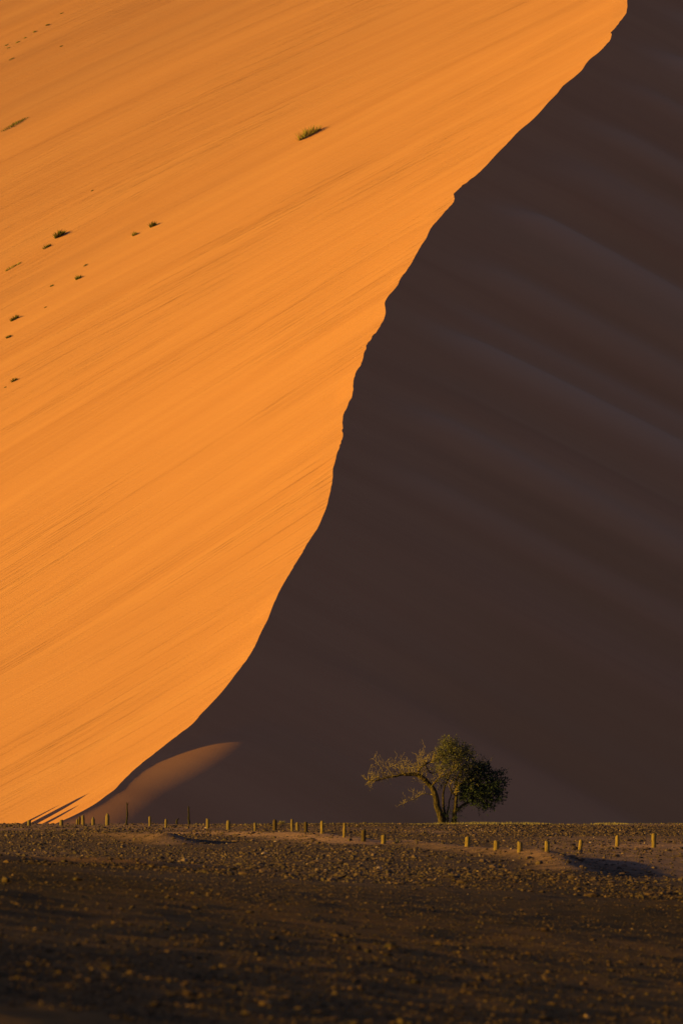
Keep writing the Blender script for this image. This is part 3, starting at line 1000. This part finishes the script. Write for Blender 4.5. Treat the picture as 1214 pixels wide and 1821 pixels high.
# ---------------------------------------------------------------- tufts and shrubs
def tuft_mesh(name, n, h, rx, ry, wid, lean, seed, m_, slope=0.5, lay=0.0, slope_y=0.0):
    """blades fanning from a mound: rx along the slope (x), ry across"""
    rr = random.Random(seed)
    mb = MB()
    for _ in range(n):
        t = rr.uniform(0, 6.28)
        q = math.sqrt(rr.random())
        x, y = rx * q * math.cos(t), ry * q * math.sin(t)
        y += lay * x
        p = Vector((x, y, slope * x + slope_y * y - 0.04))
        hh = h * rr.uniform(0.45, 1.0) * (1 - 0.35 * q)
        d = Vector((math.cos(t) * lean * q + rr.gauss(0, .25), math.sin(t) * lean * q + rr.gauss(0, .25), 1)).normalized()
        a = rr.uniform(0, 3.14)
        wv = Vector((math.cos(a), math.sin(a), 0)) * wid
        mid = p + d * hh * 0.6
        tip = p + d * hh + Vector((d.x, d.y, -0.2)) * hh * 0.3
        mb.quad(p - wv, p + wv, mid + wv * 0.7, mid - wv * 0.7)
        mb.tri(mid - wv * 0.7, mid + wv * 0.7, tip)
    return mb


# px, base row, height px, half width px (along the slope), blades, material, straw share, label
TUFTS = [
    (549, 237, 19, 18, 170, M_GRASS, 'large yellow green clump of dune grass high on the open bright slope'),
    (24, 218, 6.5, 22, 190, M_GRASS_D, 'low dark twiggy patch of scrub at the left edge of the upper slope'),
    (104, 418, 15, 7, 150, M_GRASS_D, 'upright green tuft, biggest of those on the left middle slope'),
    (82, 438, 8, 6, 90, M_GRASS_D, 'low flat green tuft just below and left of the upright one'),
    (22, 473, 6, 13, 110, M_GRASS, 'sparse straw coloured patch near the left edge below the green tufts'),
    (271, 400, 11, 4, 90, M_GRASS_D, 'small dark tuft farthest right among the middle slope tufts'),
    (238, 416, 8, 3.5, 60, M_GRASS, 'small yellowish tuft just left of the farthest right one'),
    (151, 470, 5, 3.5, 40, M_STRAW, 'tiny pale straw tuft above the small dark tuft'),
    (138, 494, 9, 4, 90, M_GRASS_D, 'small very dark tuft with a short sharp shadow, left middle slope'),
    (91, 507, 5, 2.6, 40, M_GRASS_D, 'tiny tuft left of the small very dark tuft'),
    (80, 545, 3, 2, 24, M_GRASS_D, 'speck of grass up slope from the round mounded tuft'),
    (25, 567, 10, 6, 140, M_GRASS_D, 'round dark green tuft on a little sand mound by the left edge'),
    (14, 599, 6, 3.5, 50, M_GRASS_D, 'thin brownish tuft right below the round mounded tuft'),
    (24, 677, 8, 4, 80, M_GRASS_D, 'lowest brown tuft on the slope by the left edge'),
    (9, 688, 3, 2, 24, M_GRASS_D, 'tiny sprig below the lowest brown tuft at the left edge'),
    (163, 336, 3, 2, 20, M_GRASS_D, 'lone speck of grass in the open slope above the green tufts'),
    (12, 80, 3.5, 2.2, 70, M_GRASS, 'lowest speck of the grass line near the top left corner'),
    (9, 75, 3.5, 2.2, 70, M_GRASS, 'leftmost speck of the grass line near the top left corner'),
    (29, 70, 4, 3.2, 70, M_GRASS, 'double speck, third along the grass line near the top left corner'),
    (42, 62, 3.5, 1.6, 70, M_GRASS, 'flat speck midway along the grass line near the top left corner'),
    (59, 51, 4, 2.4, 70, M_GRASS, 'round speck, last but one of the grass line near the top left corner'),
    (82, 39, 5, 2.4, 70, M_GRASS, 'tallest speck, upper end of the grass line near the top left corner'),
    (107, 18, 3.5, 2.4, 70, M_GRASS, 'highest speck of grass, nearest the top edge of the slope'),
    (107, 77, 3.5, 2.0, 30, M_GRASS_D, 'lone dark speck right of the grass line near the top left corner'),
    (18, 100, 4, 5, 40, M_GRASS, 'short streak of twigs below the grass line near the top left corner'),
]
for i, (px, b, hp, wp, nb, m_, lab) in enumerate(TUFTS):
    p = dune_hit(px, b)
    if p is None:
        continue
    k = p.y / PXM
    zx = (dune_left_z(p.x + 0.8, p.y) - dune_left_z(p.x - 0.8, p.y)) / 1.6
    zy = (dune_left_z(p.x, p.y + 0.8) - dune_left_z(p.x, p.y - 0.8)) / 1.6
    dcr = max(float(np.interp(p.y, ys, crest[0])) - p.x, 0)
    lay = 0.36 + 0.011 * min(dcr, 120)
    mb = tuft_mesh('grass_tuft', max(nb, 85), (1.35 if hp > 5 else 1.0) * hp * k, wp * k, max(0.35 * wp * k, 0.12), 0.028 + 0.012 * (hp > 10), 0.7, 100 + i, m_, zx, lay, zy)
    big = hp >= 15
    o = mb.build('dune_shrub' if big or wp > 12 else 'grass_tuft', m_, None, False, p)
    tag(o, lab, 'shrub' if big or wp > 12 else 'grass tuft', 'grass tufts on the sunlit dune face')
    if i == 0:
        st = tuft_mesh('straw', nb // 2, hp * k * 0.7, wp * k * 1.1, 0.3 * wp * k, 0.03, 0.9, 300 + i, M_STRAW, zx, lay, zy)
        st.build('dry_stalks', M_STRAW, o)

p = plain_hit(501, 1465)
p.y = 346.0
p.x = (501 - 607) / PXM * p.y
p.z = gz(p.x, p.y)
mb = tuft_mesh('shrub', 140, 0.40, 0.13, 0.13, 0.014, 0.5, 9, M_STRAW, 0.0)
tag(mb.build('desert_shrub', M_STRAW, None, False, p), 'small pale shrub on the far edge of the plain beside the thick dark brown post', 'shrub')
p = plain_hit(705, 1499)
mb = tuft_mesh('sprig', 50, 0.30, 0.05, 0.05, 0.010, 0.5, 19, M_STRAW, 0.0)
tag(mb.build('dry_sprig', M_STRAW, None, False, p), 'tiny dry orange-lit sprig right of the squat golden post', 'plant')
